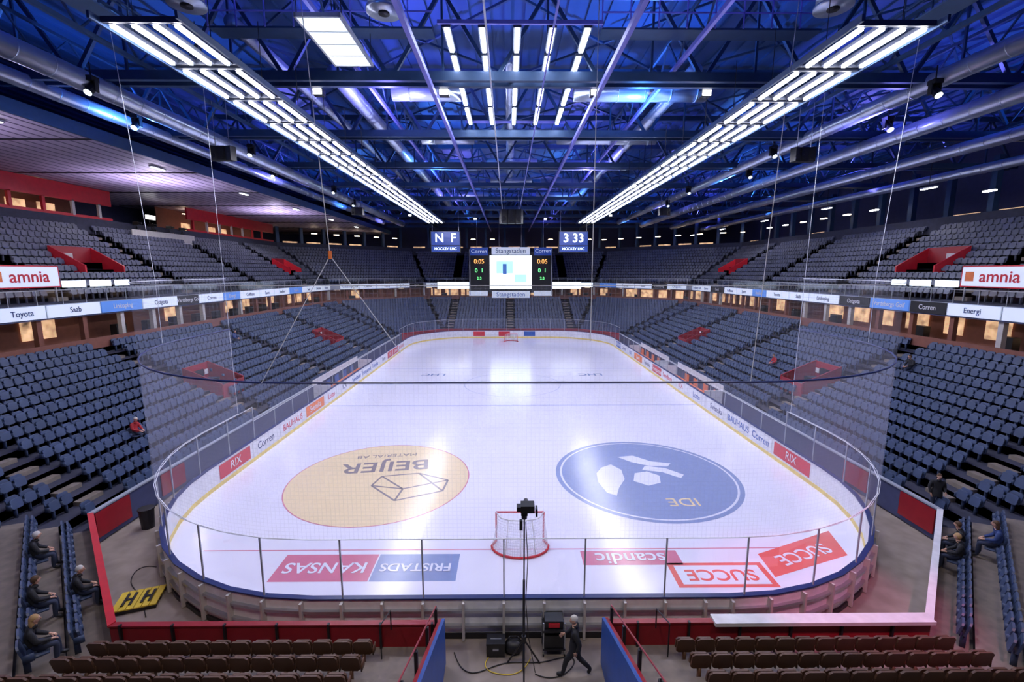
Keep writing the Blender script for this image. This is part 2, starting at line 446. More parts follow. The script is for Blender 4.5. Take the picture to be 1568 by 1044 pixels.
def seat_template(opened):
    mb=MB()
    slab8(mb,.215,.40,.84,.06,-.16,-.26,.045)
    if opened: mb.box((0,.06,.43),(.42,.42,.05),'seat')
    else: slab8(mb,.20,.40,.76,.05,-.04,-.12,.05)
    mb.box((0,-.14,.2),(.05,.12,.42),'seat')
    mb.box((.24,-.08,.5),(.03,.2,.2),'seat')
    return mb
def seats_obj(name,lst,opened,k,parent):
    if not lst: return
    tm=seat_template(opened); V=np.array(tm.v); nv=len(V); arr=np.array(lst); n=len(arr)
    cs,sn_=np.cos(arr[:,3])[:,None],np.sin(arr[:,3])[:,None]
    X=V[None,:,0]*cs-V[None,:,1]*sn_+arr[:,0][:,None]; Y=V[None,:,0]*sn_+V[None,:,1]*cs+arr[:,1][:,None]; Z=V[None,:,2]+arr[:,2][:,None]
    co=np.stack([X,Y,Z],2).reshape(-1,3)
    li=np.concatenate([np.array(f) for f in tm.f]); sz=np.array([len(f) for f in tm.f])
    loops=(li[None,:]+(np.arange(n)*nv)[:,None]).ravel(); sizes=np.tile(sz,n); st=np.concatenate([[0],np.cumsum(sizes)[:-1]])
    me=bpy.data.meshes.new(name); me.vertices.add(len(co)); me.vertices.foreach_set('co',co.ravel().astype(np.float32))
    me.loops.add(len(loops)); me.loops.foreach_set('vertex_index',loops.astype(np.int32))
    me.polygons.add(len(sizes)); me.polygons.foreach_set('loop_start',st.astype(np.int32))
    try: me.polygons.foreach_set('loop_total',sizes.astype(np.int32))
    except Exception: pass
    me.materials.append(M[k]); me.update(calc_edges=True); me.validate()
    o=bpy.data.objects.new(name,me); sc.collection.objects.link(o); o.parent=parent
    return o

NL_,NU=13,11
lo=empty('lower_seating_bowl'); up=empty('upper_seating_tier')
def upz(i): return 8.5+.52*i
UD=12.6
def tiers(mb,nr,d0,zf,k,endz,gap):
    for e in range(8):
        for i in range(nr):
            a,b=edge(e,d0+i*DEP); c,d=edge(e,d0+(i+1)*DEP)
            segs=[(a,b,c,d)]
            if e==0 and gap and i<7:
                t=2.1
                segs=[(a,Vector((-t,a.y)),c,Vector((-t,c.y))),(Vector((t,a.y)),b,Vector((t,c.y)),d)]
            for (p,q,r,s_) in segs:
                z=zf(i); z2=zf(i+1)
                mb.hexa([(*r,z-.5),(*s_,z-.5),(*q,z-.5),(*p,z-.5)],[(*r,z),(*s_,z),(*q,z),(*p,z)],k)
                mb.face([(*r,z-.2),(*s_,z-.2),(*s_,z2),(*r,z2)],k)
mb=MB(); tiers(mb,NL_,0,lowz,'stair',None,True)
for e in (0,1,7):
    for i in range(8):
        a,b=edge(e,i*DEP); c,d=edge(e,(i+1)*DEP); z=lowz(i)+.006
        segs=[(a,b,c,d)]
        if e==0 and i<7: segs=[(a,Vector((-2.15,a.y)),c,Vector((-2.15,c.y))),(Vector((2.15,a.y)),b,Vector((2.15,c.y)),d)]
        for p,q,r,s_ in segs: mb.face([(*p,z),(*q,z),(*s_,z),(*r,z)],'step')
for e in (2,6,4):
    sp=12 if e!=4 else 10
    for s in range(-2*sp,2*sp+1,sp):
        for i in range(NL_-1):
            d=(i+1)*DEP-.18; a,b=edge(e,d)
            if abs(s)>(b-a).length/2: continue
            if vom_low(e,i,s): continue
            p=emid(e)+enorm(e)*d+edir(e)*s; t=edir(e)
            mb.box((p.x,p.y,lowz(i)+.09),(1.0,.34,.18),'step',math.atan2(t.y,t.x))
for s in (-2.9,2.9):
    for i in range(6): mb.box((s,YN-(i+1)*DEP+.18,lowz(i)+.09),(1.0,.34,.18),'step')
mb.obj('lower_terrace',lo)
ss=seat_sets(NL_,0,lowz,False)
seats_obj('seats_lower',ss['a'],False,'seat',lo); seats_obj('seats_near_block',ss['b'],False,'seat_brown',lo); seats_obj('seats_occupied',ss['open'],True,'seat',lo)
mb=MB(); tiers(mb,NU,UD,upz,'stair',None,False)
for e in (2,6):
    for s in (-24,-12,0,12,24):
        for i in range(NU-1):
            d=UD+(i+1)*DEP-.18; p=emid(e)+enorm(e)*d+edir(e)*s; t=edir(e)
            mb.box((p.x,p.y,upz(i)+.13),(1.0,.34,.26),'step',math.atan2(t.y,t.x))
mb.obj('upper_terrace',up)
su=seat_sets(NU,UD,upz,True); seats_obj('seats_upper',su['a']+su['b'],False,'seat_up',up)

def ringwall(mb,e,d0,d1,z0,z1,k,s0=None,s1=None):
    a,b=edge(e,d0); c,d=edge(e,d1)
    if s0 is not None:
        t=edir(e); n=enorm(e); m=emid(e); a=m+n*d0+t*s0; b=m+n*d0+t*s1; c=m+n*d1+t*s0; d=m+n*d1+t*s1
    mb.hexa([(*a,z0),(*c,z0),(*d,z0),(*b,z0)],[(*a,z1),(*c,z1),(*d,z1),(*b,z1)],k)
mb=MB()
for e in range(1,8):
    k={1:'offwhite',2:'wall',6:'wall',7:'brick'}.get(e,'red')
    ringwall(mb,e,-.1,0,0,1.25,k); ringwall(mb,e,-.14,.04,1.25,1.31,{1:'white',2:'fascia',6:'fascia'}.get(e,'redbright'))
ringwall(mb,0,-.1,0,0,1.25,'red',-A0,-2.15); ringwall(mb,0,-.1,0,0,1.25,'red',2.15,A0)
ringwall(mb,0,-.2,.14,1.25,1.35,'white',5.0,A0); ringwall(mb,0,-.13,.03,1.25,1.29,'red',-A0,-2.15); ringwall(mb,0,-.13,.03,1.25,1.29,'red',2.15,5.0)
for s0,s1 in ((16.2,17.8),(19.5,21.0)):
    for sg in (-1,1): mb.box((sg*16.27,s0+1,.7),(.05,s1-s0,1.0),'red')
x=-10.5
while x<10.6:
    if abs(x)>2.3: mb.box((x,YN-.03,.78),(.05,.08,1.1),'dark')
    x+=1.35
for sx in (-1,1):
    for (off,k) in ((2.12,'blue'),(2.2,'red')):
        xx=sx*off; w=.04
        mb.hexa([(xx-w,YN+.1,0),(xx+w,YN+.1,0),(xx+w,4.8,0),(xx-w,4.8,0)],[(xx-w,YN+.1,1.35),(xx+w,YN+.1,1.35),(xx+w,4.8,3.8),(xx-w,4.8,3.8)],k)
    mb.tube([(sx*2.3,YN+.05,1.3),(sx*2.3,YN+.05,1.75),(sx*2.3,4.8,4.3)],.02,'red')
    mb.tube([(sx*3.45,YN-.1,1.2),(sx*3.45,YN-.1,1.75),(sx*3.45,YN-1.0,2.1),(sx*3.45,YN-1.0,1.2)],.018,'dark')
    for k in range(4): mb.box((sx*2.28,YN-.1-k*1.2,1.45+k*.5),(.07,.07,.7),'dark')
mb.box((0,4.8,1.6),(4.4,.1,3.2),'dark')
mb.obj('perimeter_wall',lo)
mb=MB()
for e in (2,6):
    sg=1 if e==2 else -1
    for vy in (31.5,52):
        x0=HX+VR0*DEP; x1=HX+VR1*DEP; zb=lowz(VR0); zt=lowz(VR1)
        for yy in (vy-1.25,vy+1.25):
            mb.hexa([(sg*x0,yy-.05,zb-.6),(sg*x0,yy+.05,zb-.6),(sg*x1,yy+.05,zb-.6),(sg*x1,yy-.05,zb-.6)],[(sg*x0,yy-.05,zb+.8),(sg*x0,yy+.05,zb+.8),(sg*x1,yy+.05,zt+.8),(sg*x1,yy-.05,zt+.8)],'red')
        mb.box((sg*x1,vy,zt-.3),(.12,2.5,2.1),'red')
        mb.box((sg*(x1-.08),vy,zb+.5),(.05,1.3,1.9),'black'); mb.box((sg*(x1-.12),vy+.9,zb+1.2),(.05,.35,.35),'white')
        mb.box((sg*x0,vy,zb+.2),(.08,2.5,1.0),'red')
    for vy in (36,68):
        x0=HX+UD+3*DEP; x1=HX+UD+6*DEP; zb=upz(3); zt=upz(6)
        for yy in (vy-1.7,vy+1.7):
            mb.hexa([(sg*x0,yy-.06,zb-.4),(sg*x0,yy+.06,zb-.4),(sg*x1,yy+.06,zb-.4),(sg*x1,yy-.06,zb-.4)],[(sg*x0,yy-.06,zb+.8),(sg*x0,yy+.06,zb+.8),(sg*x1,yy+.06,zt+.7),(sg*x1,yy-.06,zt+.7)],'redbright')
        mb.box((sg*x1,vy,zt-.3),(.12,3.4,2.0),'red'); mb.box((sg*(x1-.1),vy-.6,zb+.9),(.05,1.2,1.7),'offwhite')
mb.obj('vomitory_walls',lo)

# concourse, fascia, suites
con=empty('concourse_level')
mb=MB(); md=NL_*DEP; cz=lowz(NL_)
for e in range(8):
    ringwall(mb,e,md,16,cz-.3,cz,'step')
    if e!=0:
        ringwall(mb,e,md,md+.1,cz,cz+.7,'brick')
    ringwall(mb,e,15.5,15.7,cz,8.4,'brick')
    ringwall(mb,e,12.0,12.12,7.55,8.4,'fascia')
    ringwall(mb,e,12.0,15.7,7.5,7.58,'wall')
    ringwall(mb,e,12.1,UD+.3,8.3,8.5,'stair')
    if e in(2,3,4,5,6):
        a,b=edge(e,15.45); L=(b-a).length; t=edir(e); s=-L/2+1.5; m=emid(e); n=enorm(e)
        while s<L/2-1:
            if random.random()<.65:
                p=m+n*15.42+t*s; mb.box((p.x,p.y,cz+1.15),(random.uniform(1.2,2.6),.05,1.3),'warm',math.atan2(t.y,t.x))
            p=m+n*12.4+t*s
            mb.box((p.x,p.y,(cz+7.5)/2),(.3,.3,7.5-cz),'offwhite' if random.random()<.4 else 'brick',math.atan2(t.y,t.x))
            if random.random()<.55:
                p=m+n*13.7+t*(s+1); mb.box((p.x,p.y,7.46),(1.0,.2,.06),'warmlamp',math.atan2(t.y,t.x))
            if random.random()<.5:
                p=m+n*14.2+t*(s+1.2); mb.box((p.x,p.y,cz+.5),(.9,.5,1.0),'dark',math.atan2(t.y,t.x))
            s+=3.0
mb.obj('concourse_shell',con)
mb=MB(); fa=[]
for e in (1,2,3,4,5,6,7):
    a,b=edge(e,12.05); L=(b-a).length; t=edir(e); n=enorm(e); m=emid(e); rz=math.atan2(t.y,t.x)
    mb.face([(*a,8.4),(*b,8.4),(*b,9.25),(*a,9.25)],'glass'); mb.beam((*a,9.27),(*b,9.27),.05,.05,'steel')
    s=-L/2+.4; j=0
    while s<L/2-2:
        w=random.uniform(2.6,4.2); w=min(w,L/2-s-.2)
        k=random.choice(['adw','adw','adw','adw','adw','adb','black']) if e!=4 else random.choice(['adw','ledwhite'])
        p=m+n*11.96+t*(s+w/2); mb.box((p.x,p.y,7.98),(w-.12,.06,.76),k,rz)
        fa.append((p-n*.05,rz,k)); s+=w; j+=1
    s=-L/2+.4
    while s<L/2:
        p=m+n*12.06+t*s; mb.box((p.x,p.y,8.8),(.04,.04,.9),'steel',rz); s+=1.6
for sg in (-1,1):
    for y0,y1 in ((30,31.6),(32,33.6),(34,35.2)): mb.box((sg*29.3,(y0+y1)/2,9.6),(.1,y1-y0,.42),'ledwhite')
mb.obj('fascia_band',con)
nm=['Corren','Vardsbergs Golf','Ostgota','Linkoping','Saab','Toyota','Stadium','Sport','Golfbana','Energi']
for i,(p,rz,k) in enumerate(fa):
    if p.y<16: continue
    text(nm[i%10],(p.x,p.y,7.98),.48,(R(90),0,rz+math.pi),'navy' if k in('adw','ledwhite') else 'white',con,sx=.9,bold=.004)
for sg in (-1,1):
    sp=empty('sponsor_sign',(sg*29.2,27.6,10.1)); mb=MB()
    mb.box((0,0,0),(.12,4.2,1.35),'redbright'); mb.box((-sg*.065,0,0),(.02,4.05,1.2),'adw')
    for yy in (-1.8,1.8): mb.box((0,yy,-1.2),(.08,.08,1.3),'steel')
    mb.box((-sg*.08,sg*1.55,.0),(.02,.55,.6),'orange')
    mb.obj('sign_box',sp); text('amnia',(-sg*.1,-.25*sg,-.02),1.0,(R(90),0,R(-90*sg)),'redbright',sp,bold=.012)

# ---------------------------------------------------------------- upper left suites
st=empty('press_suites'); mb=MB()
for y0,y1 in ((12,45.5),(56,76)):
    xb=-HX-22.2
    mb.box((xb-1.8,(y0+y1)/2,14.3),(3.8,y1-y0,.3),'step')
    mb.box((xb,(y0+y1)/2,14.8),(.15,y1-y0,1.3),'redbright')
    mb.box((xb,(y0+y1)/2,17.25),(.2,y1-y0,1.4),'redbright')
    mb.box((xb-3.6,(y0+y1)/2,16),(.1,y1-y0,4),'brick')
    y=y0+1
    while y<y1-1:
        mb.box((xb,y,16),(.2,.25,1.3),'redbright' if int(y)%3==0 else 'offwhite')
        if random.random()<.6: mb.box((xb-3.5,y+1.2,16),(.05,1.6,1.1),'warm')
        if random.random()<.5: mb.box((xb-1.5,y+1.2,17.4),(.3,1.0,.06),'warmlamp')
        y+=2.6
xb=-HX-21.5
mb.box((xb-1.5,50.7,13.6),(4,9,.25),'white'); mb.box((xb+.5,50.7,14.1),(.08,9,.9),'offwhite')
mb.obj('suite_structure',st)
for yy in (47.5,49.5,52,54):
    t=empty('tv_camera_tripod',(xb,yy,13.73)); mb=MB()
    for a in (0,2.1,4.2): mb.cyl((0,0,1.3),(.45*math.cos(a),.45*math.sin(a),0),.03,'black',6)
    mb.box((0,0,1.5),(.55,.25,.3),'black'); mb.cyl((.25,0,1.5),(.55,0,1.5),.1,'dark',10); mb.box((-.2,.2,1.55),(.2,.1,.2),'dark'); mb.obj('camera_body',t)
fl=empty('flood_lamp',(xb-.8,51,15.2)); mb=MB(); mb.cyl((-.5,0,-1.4),(-.5,0,.8),.04,'black',8); mb.box((-.5,0,1.0),(.25,1.4,.5),'black'); mb.box((-.35,0,1.0),(.06,1.3,.42),'lampw'); mb.obj('lamp_head',fl)
bw=MB()
for e in (2,4,6,3,5):
    ringwall(bw,e,22.0,22.15,14.0,15.2,'stair')
    ringwall(bw,e,22.1,28,13.9,14.1,'stair')
    L=(edge(e,22)[1]-edge(e,22)[0]).length; t=edir(e); n=enorm(e); m=emid(e); s=-L/2+1
    while s<L/2:
        if e!=6:
            p=m+n*25+t*s; bw.box((p.x,p.y,17),(.5,.5,6.4),'truss',math.atan2(t.y,t.x))
            if random.random()<(.85 if e in(3,4,5) else .4):
                p=m+n*24.8+t*(s+2); bw.box((p.x,p.y,15.0),(2.4,.1,1.2),'warm',math.atan2(t.y,t.x))
            if random.random()<.8:
                p=m+n*23+t*(s+2.5); bw.box((p.x,p.y,17.0),(.9,.3,.12),'warmlamp' if e!=2 or random.random()<.5 else 'lampw',math.atan2(t.y,t.x))
        s+=4
bw.obj('upper_back_gallery',up)

# ---------------------------------------------------------------- shell
mb=MB(); mb.box((-46.1,44,12),(.2,120,24.4),'wall'); mb.obj('wall_left')
mb=MB(); mb.box((46.1,44,12),(.2,120,24.4),'wall'); mb.obj('wall_right')
mb=MB(); mb.box((0,104.1,12),(92,.2,24.4),'wall'); mb.obj('wall_far')
mb=MB(); mb.box((0,-16.1,12),(92,.2,24.4),'wall'); mb.obj('wall_near')
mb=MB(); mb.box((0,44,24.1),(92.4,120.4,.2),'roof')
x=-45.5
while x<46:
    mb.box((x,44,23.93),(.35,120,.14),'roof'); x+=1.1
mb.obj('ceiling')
mb=MB(); mb.box((-35.2,40,18.05),(21.6,112,.1),'slat'); mb.box((-24.4,40,18.3),(.15,112,.7),'truss')
y=10
while y<95:
    mb.box((-35,y,17.97),(21,.12,.08),'dark'); y+=9
mb.obj('ceiling_slatted')

rf=empty('roof_trusses'); mb=MB()
TY=[5.5,14.5,23.5,32.5,41.5,50.5,59.5,68.5,77.5,86.5,95.5]
for y in TY:
    x0,x1=-26,44; zb,zt=19.5,23.4
    for dy in (-.35,.35): mb.beam((x0,y+dy,zb),(x1,y+dy,zb),.24,.42,'truss')
    mb.beam((x0,y,zt),(x1,y,zt),.4,.4,'truss')
    x=x0
    while x<x1-.1:
        mb.beam((x,y,zb),(x+2.5,y,zt),.17,.17,'truss'); mb.beam((x+2.5,y,zt),(x+5,y,zb),.17,.17,'truss')
        mb.beam((x+2.5,y,zb),(x+2.5,y,zt),.1,.1,'truss'); mb.beam((x,y-.35,zb),(x+1,y+.35,zb),.08,.08,'truss')
        x+=5
for x in (-4,4): mb.beam((x,-10,19.0),(x,100,19.0),.18,.24,'trussp')
for x in (-1.2,1.3): mb.beam((x,14,19.3),(x,75,19.3),.07,.09,'rope' if x<0 else 'trussp')
for x in (-7.6,-17.5,-22,7.6,17.5,22,27,33):
    mb.beam((x,-10,20.0),(x,100,20.0),.15,.2,'trussp' if abs(x)<8 else 'truss'); mb.beam((x,-10,21.6),(x,100,21.6),.12,.15,'truss')
    y=-10
    while y<98:
        mb.beam((x,y,20.0),(x,y+1.5,21.6),.07,.07,'truss'); mb.beam((x,y+1.5,21.6),(x,y+3,20.0),.07,.07,'truss'); y+=3
for yi in range(len(TY)-1):
    y=TY[yi]
    for x in (-20,-10,0,10,20,30):
        mb.beam((x,y,23.2),(x+10,y+9,23.2),.12,.12,'truss'); mb.beam((x+10,y,23.2),(x,y+9,23.2),.12,.12,'truss')
mb.obj('steelwork',rf)
cw=empty('ceiling_catwalk'); mb=MB()
for x in (-14.5,14.5):
    mb.box((x,42,19.2),(1.0,104,.06),'truss')
    for dx in (-.5,.5):
        for z in (19.75,20.3): mb.beam((x+dx,-8,z),(x+dx,94,z),.05,.05,'truss')
        y=-8
        while y<94: mb.beam((x+dx,y,19.2),(x+dx,y,20.3),.05,.05,'truss'); y+=2
for y in (20.5,):
    for xa,xb2 in ((-13,-3.6),(3.6,13)):
        mb.box(((xa+xb2)/2,y+1,20.6),(xb2-xa,.9,.08),'truss')
        for z in (21.2,21.7): mb.beam((xa,y+.5,z),(xb2,y+.5,z),.05,.05,'trussp')
        x=xa
        while x<xb2: mb.beam((x,y+.5,20.6),(x,y+.5,21.7),.05,.05,'trussp'); x+=1.2
mb.obj('walkway',cw)
dc=empty('ventilation_ducts'); mb=MB()
def duct(p,q,r):
    mb.cyl(p,q,r,'duct',16); p=Vector(p);q=Vector(q);L=(q-p).length;d=(q-p).normalized();s=1.0
    while s<L: mb.cyl(p+d*(s-.03),p+d*(s+.03),r*1.05,'duct',16); s+=1.5
duct((-9.6,26,20.8),(-9.6,78,20.8),.42); duct((9.6,26,21),(9.6,78,21),.38)
duct((-12.6,22,21.3),(-12.6,60,21.3),.3)
duct((-19.5,12,18.9),(-19.5,85,18.9),.45); duct((-23,10,19.2),(-23,85,19.2),.35)
duct((19.8,14,19.3),(19.8,85,19.3),.4); duct((24,12,18.8),(24,85,18.8),.45); duct((29.5,18,18.4),(29.5,85,18.4),.4); duct((35,22,18),(35,85,18),.35)
duct((-.2,26,21.4),(-.2,60,21.4),.35)
for y in (28,37,46,55,64): duct((-7,y,20.6),(-3,y,20.6),.5); duct((3.4,y,20.6),(11,y,20.6),.5)
for y in (37,46,55): duct((-2.4,y,20.8),(2.4,y,20.8),.42)
duct((-16,17.2,21.2),(16,17.2,21.2),.55)
for x,y in ((-11.5,17.4),(-4.8,17.8),(11,17.4)):
    mb.cyl((x,y,19.6),(x,y,20.4),.55,'duct',20); mb.cyl((x,y,19.5),(x,y,19.62),.62,'duct',20); mb.cyl((x,y,19.45),(x,y,19.5),.2,'dark',12); mb.cyl((x,y,20.4),(x,y,21.2),.2,'duct',12)
for x in (-17,17): duct((x,14,20.3),(x*1.5,18,20.3),.6)
mb.obj('duct_runs',dc,True)
sk=empty('ceiling_light_panel',(-7.15,19.7,19.35)); mb=MB()
for i in range(4): mb.box((0,-1.44+i*.96,0),(1.5,.88,.08),'panel')
for x in (-.8,.8): mb.beam((x,-2.0,.04),(x,2.0,.04),.08,.16,'fascia')
for y in (-1.96,-.96,0,.96,1.96): mb.beam((-.8,y,.04),(.8,y,.04),.08,.14,'fascia')
for x in (-.8,.8):
    for y in (-1.8,1.8): mb.cyl((x,y,.1),(x,y,4.0),.02,'dark',5)
mb.obj('panel_body',sk)

for sg in (-1,1):
    lr=empty('arena_light_rig'); mb=MB(); y=14.3
    while y<67:
        for j in range(4):
            x=sg*(9.95+j*.62); mb.box((x,y+1.35,17.4),(.10,2.45,.07),'tube'); mb.box((x,y+1.35,17.5),(.22,2.6,.12),'housing')
        for yy in (y+.05,y+2.7): mb.box((sg*10.87,yy,17.52),(2.3,.1,.16),'housing')
        for x in (9.7,12.05): mb.cyl((sg*x,y+1.3,17.5),(sg*x,y+1.3,19.6),.015,'dark',4)
        y+=3.0
    for x in (9.65,12.1): mb.beam((sg*x,14,17.5),(sg*x,68.2,17.5),.08,.2,'truss')
    mb.obj('tube_lamps',lr)
lr=empty('centre_light_rig'); mb=MB()
for c in range(5):
    x=-2.85+c*1.42
    for y0,y1 in ((19.9,21.8),(22.3,24.3),(25.5,28.3),(28.9,31.8)):
        mb.box((x,(y0+y1)/2,20),(.17,y1-y0,.08),'tubec'); mb.box((x,(y0+y1)/2,20.1),(.32,y1-y0+.1,.12),'housing')
for y in (19.8,24.8,32): mb.beam((-3.2,y,20.2),(3.4,y,20.2),.12,.14,'trussp')
mb.obj('tube_lamps',lr)
for sg,xx,zz in ((-1,-26,17.9),(1,31,16.6)):
    for k in range(6):
        l=empty('ceiling_lamp',(xx,24+k*11,zz)); mb=MB(); mb.box((0,0,.0),(.3,1.3,.1),'fascia'); mb.box((0,0,-.07),(.22,1.2,.05),'lampw')
        if sg>0: mb.cyl((0,0,0),(0,0,2),.02,'dark',5)
        mb.obj('lamp_body',l)
for x,y in ((-9.9,24.6),(-3.6,24.6),(4,24.6),(9.6,24.6),(-13,50),(13,50),(-20,60),(20,60),(-16,75),(16,75),(-6,80),(6,80)):
    l=empty('flood_lamp',(x,y,19.3)); mb=MB(); mb.box((0,0,0),(.5,.4,.3),'dark'); mb.box((0,-.22,-.02),(.42,.05,.24),'lampw'); mb.cyl((0,0,.1),(0,0,.5),.03,'dark',6); mb.obj('lamp_body',l)
for sg in (-1,1):
    for x,y in ((19,22),(21,27),(18,33),(20,40),(18,48),(19,57)):
        l=empty('stage_spotlight',(sg*x,y,18.6)); mb=MB(); mb.box((0,0,.3),(.4,.4,.2),'black')
        for dx in (-.2,.2): mb.box((dx,0,.0),(.06,.2,.5),'black')
        mb.cyl((0,.15,.1),(0,-.25,-.35),.17,'dark',12); mb.cyl((0,-.25,-.35),(0,-.27,-.375),.15,'ledwhite',12); mb.cyl((0,0,.4),(0,0,1.0),.03,'dark',6); mb.obj('spot_body',l)
for x,y,z in ((0,55,16.8),(-17,28,17.2),(17,28,17.2),(-17,52,17),(17,52,17)):
    l=empty('speaker_cluster',(x,y,z)); mb=MB(); s=1.0 if x==0 else .5
    for j in (-1,0,1):
        mb.box((j*.9*s,0,0),(.8*s,.8*s,1.6*s),'black',j*-.3); mb.cyl((j*.9*s,-.42*s,-.3*s),(j*.9*s,-.46*s,-.3*s),.3*s,'dark',14)
    for dx in (-.8,.8): mb.cyl((dx*s,0,.8*s),(dx*s,0,2.9),.02,'steel',5)
    mb.obj('speaker_boxes',l)

# ---------------------------------------------------------------- scoreboards
sb=empty('main_scoreboard',(0,83.6,0)); mb=MB()
mb.box((.1,.3,10.2),(15.2,.8,7.2),'black')
mb.box((.1,-.15,10.3),(7.6,.1,6.0),'ledwhite'); mb.box((-1.0,-.22,11.2),(3.0,.04,2.2),'adscreen'); mb.box((1.9,-.22,9.2),(2.2,.04,1.4),'adscreen'); mb.box((-1.0,-.26,10.9),(.7,.04,1.8),'adb')
mb.box((.1,-.2,14.1),(6.9,.3,1.3),'adw'); mb.box((-5.6,-.2,14.0),(3.2,.3,1.4),'screenblue'); mb.box((5.9,-.2,14.0),(3.2,.3,1.4),'screenblue')
mb.box((.1,-.2,6.3),(6.9,.3,1.2),'adw'); mb.box((-5.8,-.2,6.5),(3.4,.3,.9),'adw'); mb.box((6.0,-.2,6.5),(3.4,.3,.9),'adw')
for x in (-7.3,7.5): mb.box((x,0,10.3),(.15,.9,8.2),'steel')
for x in (-6,-2,2,6): mb.cyl((x,.3,13.8),(x,.3,19.8),.03,'steel',6)
mb.obj('screen_frame',sb)
for w,x,z,s,k in (('Stangstaden',.1,14.1,1.15,'navy'),('Stangstaden',.1,6.3,1.1,'blue'),('Corren',-5.6,14,.95,'adw'),('Corren',5.9,14.1,.95,'adw'),('0:05',-5.6,12.2,1.1,'digitr'),('0:05',5.8,12.2,1.1,'digitr'),('0  1',-5.6,10.6,1.0,'digit'),('0  1',5.8,10.6,1.0,'digit'),('2:3',-5.6,9.2,.7,'digit'),('2:3',5.8,9.2,.7,'digit')):
    text(w,(x,-.4,z),s,(R(90),0,0),k,sb)
for x,tx in ((-9.9,'N  F'),(9.6,'3 33')):
    s=empty('side_scoreboard',(x,71,14.9)); mb=MB(); mb.box((0,0,0),(4.5,.4,3.2),'black'); mb.box((0,-.22,.5),(4.3,.05,2.0),'screenblue'); mb.box((0,-.22,-1.05),(4.3,.05,.9),'screenblue')
    for dx in (-2,2): mb.cyl((dx,0,1.5),(dx,0,4.7),.03,'steel',6)
    mb.obj('screen_frame',s); text(tx,(0,-.27,.5),1.8,(R(90),0,0),'ledwhite',s,bold=.02); text('HOCKEY LHC',(0,-.27,-1.05),.55,(R(90),0,0),'ledwhite',s)
    l=empty('led_banner',(x*1.02,84.8,7.9)); mb=MB(); mb.box((0,0,0),(6.6,.3,1.2),'ledwhite'); mb.box((0,.1,0),(6.8,.3,1.35),'steel'); mb.obj('banner_panel',l)

# ---------------------------------------------------------------- benches
for sg,ys in ((1,(34,43.5,)),(1,(46,56)),(-1,(36,47))):
    b=empty('players_bench' if sg>0 else 'penalty_box'); mb=MB(); y0,y1=ys; ym=(y0+y1)/2; L=y1-y0
    mb.box((sg*15.85,ym,.45),(.35,L-.4,.08),'orange')
    for k in range(int(L/1.5)): mb.box((sg*15.85,y0+.6+k*1.5,.2),(.3,.08,.45),'steel')
    mb.box((sg*15.4,ym,.0),(1.3,L,.08),'red')
    for yy in (y0,y1): mb.box((sg*15.45,yy,.7),(1.4,.08,1.3),'white')
    for yy in (y0,y1,ym): mb.face([(sg*14.8,yy,1.3),(sg*16.1,yy,1.3),(sg*16.1,yy,2.4),(sg*14.8,yy,2.4)],'glass')
    mb.box((sg*16.2,ym,1.45),(.05,L,.5),'white')
    k0=y0+.5
    while k0<y1-1: mb.box((sg*16.15,k0+.5,.75),(.05,.9,.6),'orange' if sg>0 else 'blue'); k0+=2
    mb.obj('bench_parts',b)

# ---------------------------------------------------------------- foreground equipment
tp=empty('broadcast_camera_mast',(.0,10.6,0)); mb=MB()
for a in (.5,2.6,4.7): mb.cyl((0,0,.9),(.5*math.cos(a),.5*math.sin(a),-.04),.022,'dark',8)
mb.cyl((0,0,0),(0,0,2.6),.032,'dark',10); mb.cyl((0,0,2.6),(0,0,4.4),.02,'dark',10); mb.cyl((0,0,.8),(0,0,1.0),.06,'black',10)
mb.cyl((0,0,4.3),(0,0,4.4),.07,'black',12); mb.box((.0,0,4.45),(.16,.16,.10),'black'); mb.box((.08,.0,4.6),(.34,.30,.18),'black'); mb.cyl((.05,.1,4.6),(.05,.34,4.6),.06,'dark',12)
mb.box((-.14,.0,4.58),(.10,.2,.12),'black'); mb.box((.3,-.05,4.52),(.05,.2,.2),'dark'); mb.box((-.08,-.05,4.15),(.08,.1,.25),'black')
mb.tube([(.04,0,4.2),(.09,-.03,3.2),(.05,-.04,2.0),(.12,-.05,1.0),(.3,-.1,0)],.010,'black')
mb.obj('mast_parts',tp)
ec=empty('equipment_case',(-.75,11.2,-.05)); mb=MB(); mb.box((0,0,.2),(.5,.35,.36),'black'); mb.box((0,0,.4),(.52,.37,.05),'dark'); mb.box((.0,-.18,.25),(.16,.03,.05),'steel'); mb.cyl((-.15,0,.42),(.15,0,.42),.02,'steel',6); mb.obj('case_body',ec)
ec=empty('equipment_bag',(-.15,11.2,-.05)); mb=MB(); mb.ell((-.1,0,.2),(.28,.2,.2),'black'); mb.tube([(-.3,0,.36),(-.2,0,.5),(0,0,.5),(.1,0,.36)],.02,'dark'); mb.obj('bag_body',ec,True)
ec=empty('equipment_cart',(.85,11.3,-.05)); mb=MB()
for z in (.2,.75): mb.box((0,0,z),(.62,.5,.05),'dark')
for a in (-.29,.29):
    for b_ in (-.22,.22): mb.cyl((a,b_,.08),(a,b_,1.0),.02,'steel',6); mb.cyl((a-.02,b_,.06),(a+.02,b_,.06),.06,'black',10)
mb.box((0,0,.90),(.5,.35,.22),'black'); mb.box((0,-.02,.42),(.5,.4,.36),'black'); mb.box((.0,-.19,.90),(.3,.02,.12),'redbright'); mb.obj('cart_body',ec)
def cable(name,pts,r=.014,k='black'):
    c=bpy.data.curves.new(name,'CURVE'); c.dimensions='3D'; s=c.splines.new('NURBS'); s.points.add(len(pts)-1)
    for p,q in zip(s.points,pts): p.co=(*q,1)
    s.use_endpoint_u=True; c.bevel_depth=r; c.materials.append(M[k]); o=bpy.data.objects.new(name,c); sc.collection.objects.link(o)
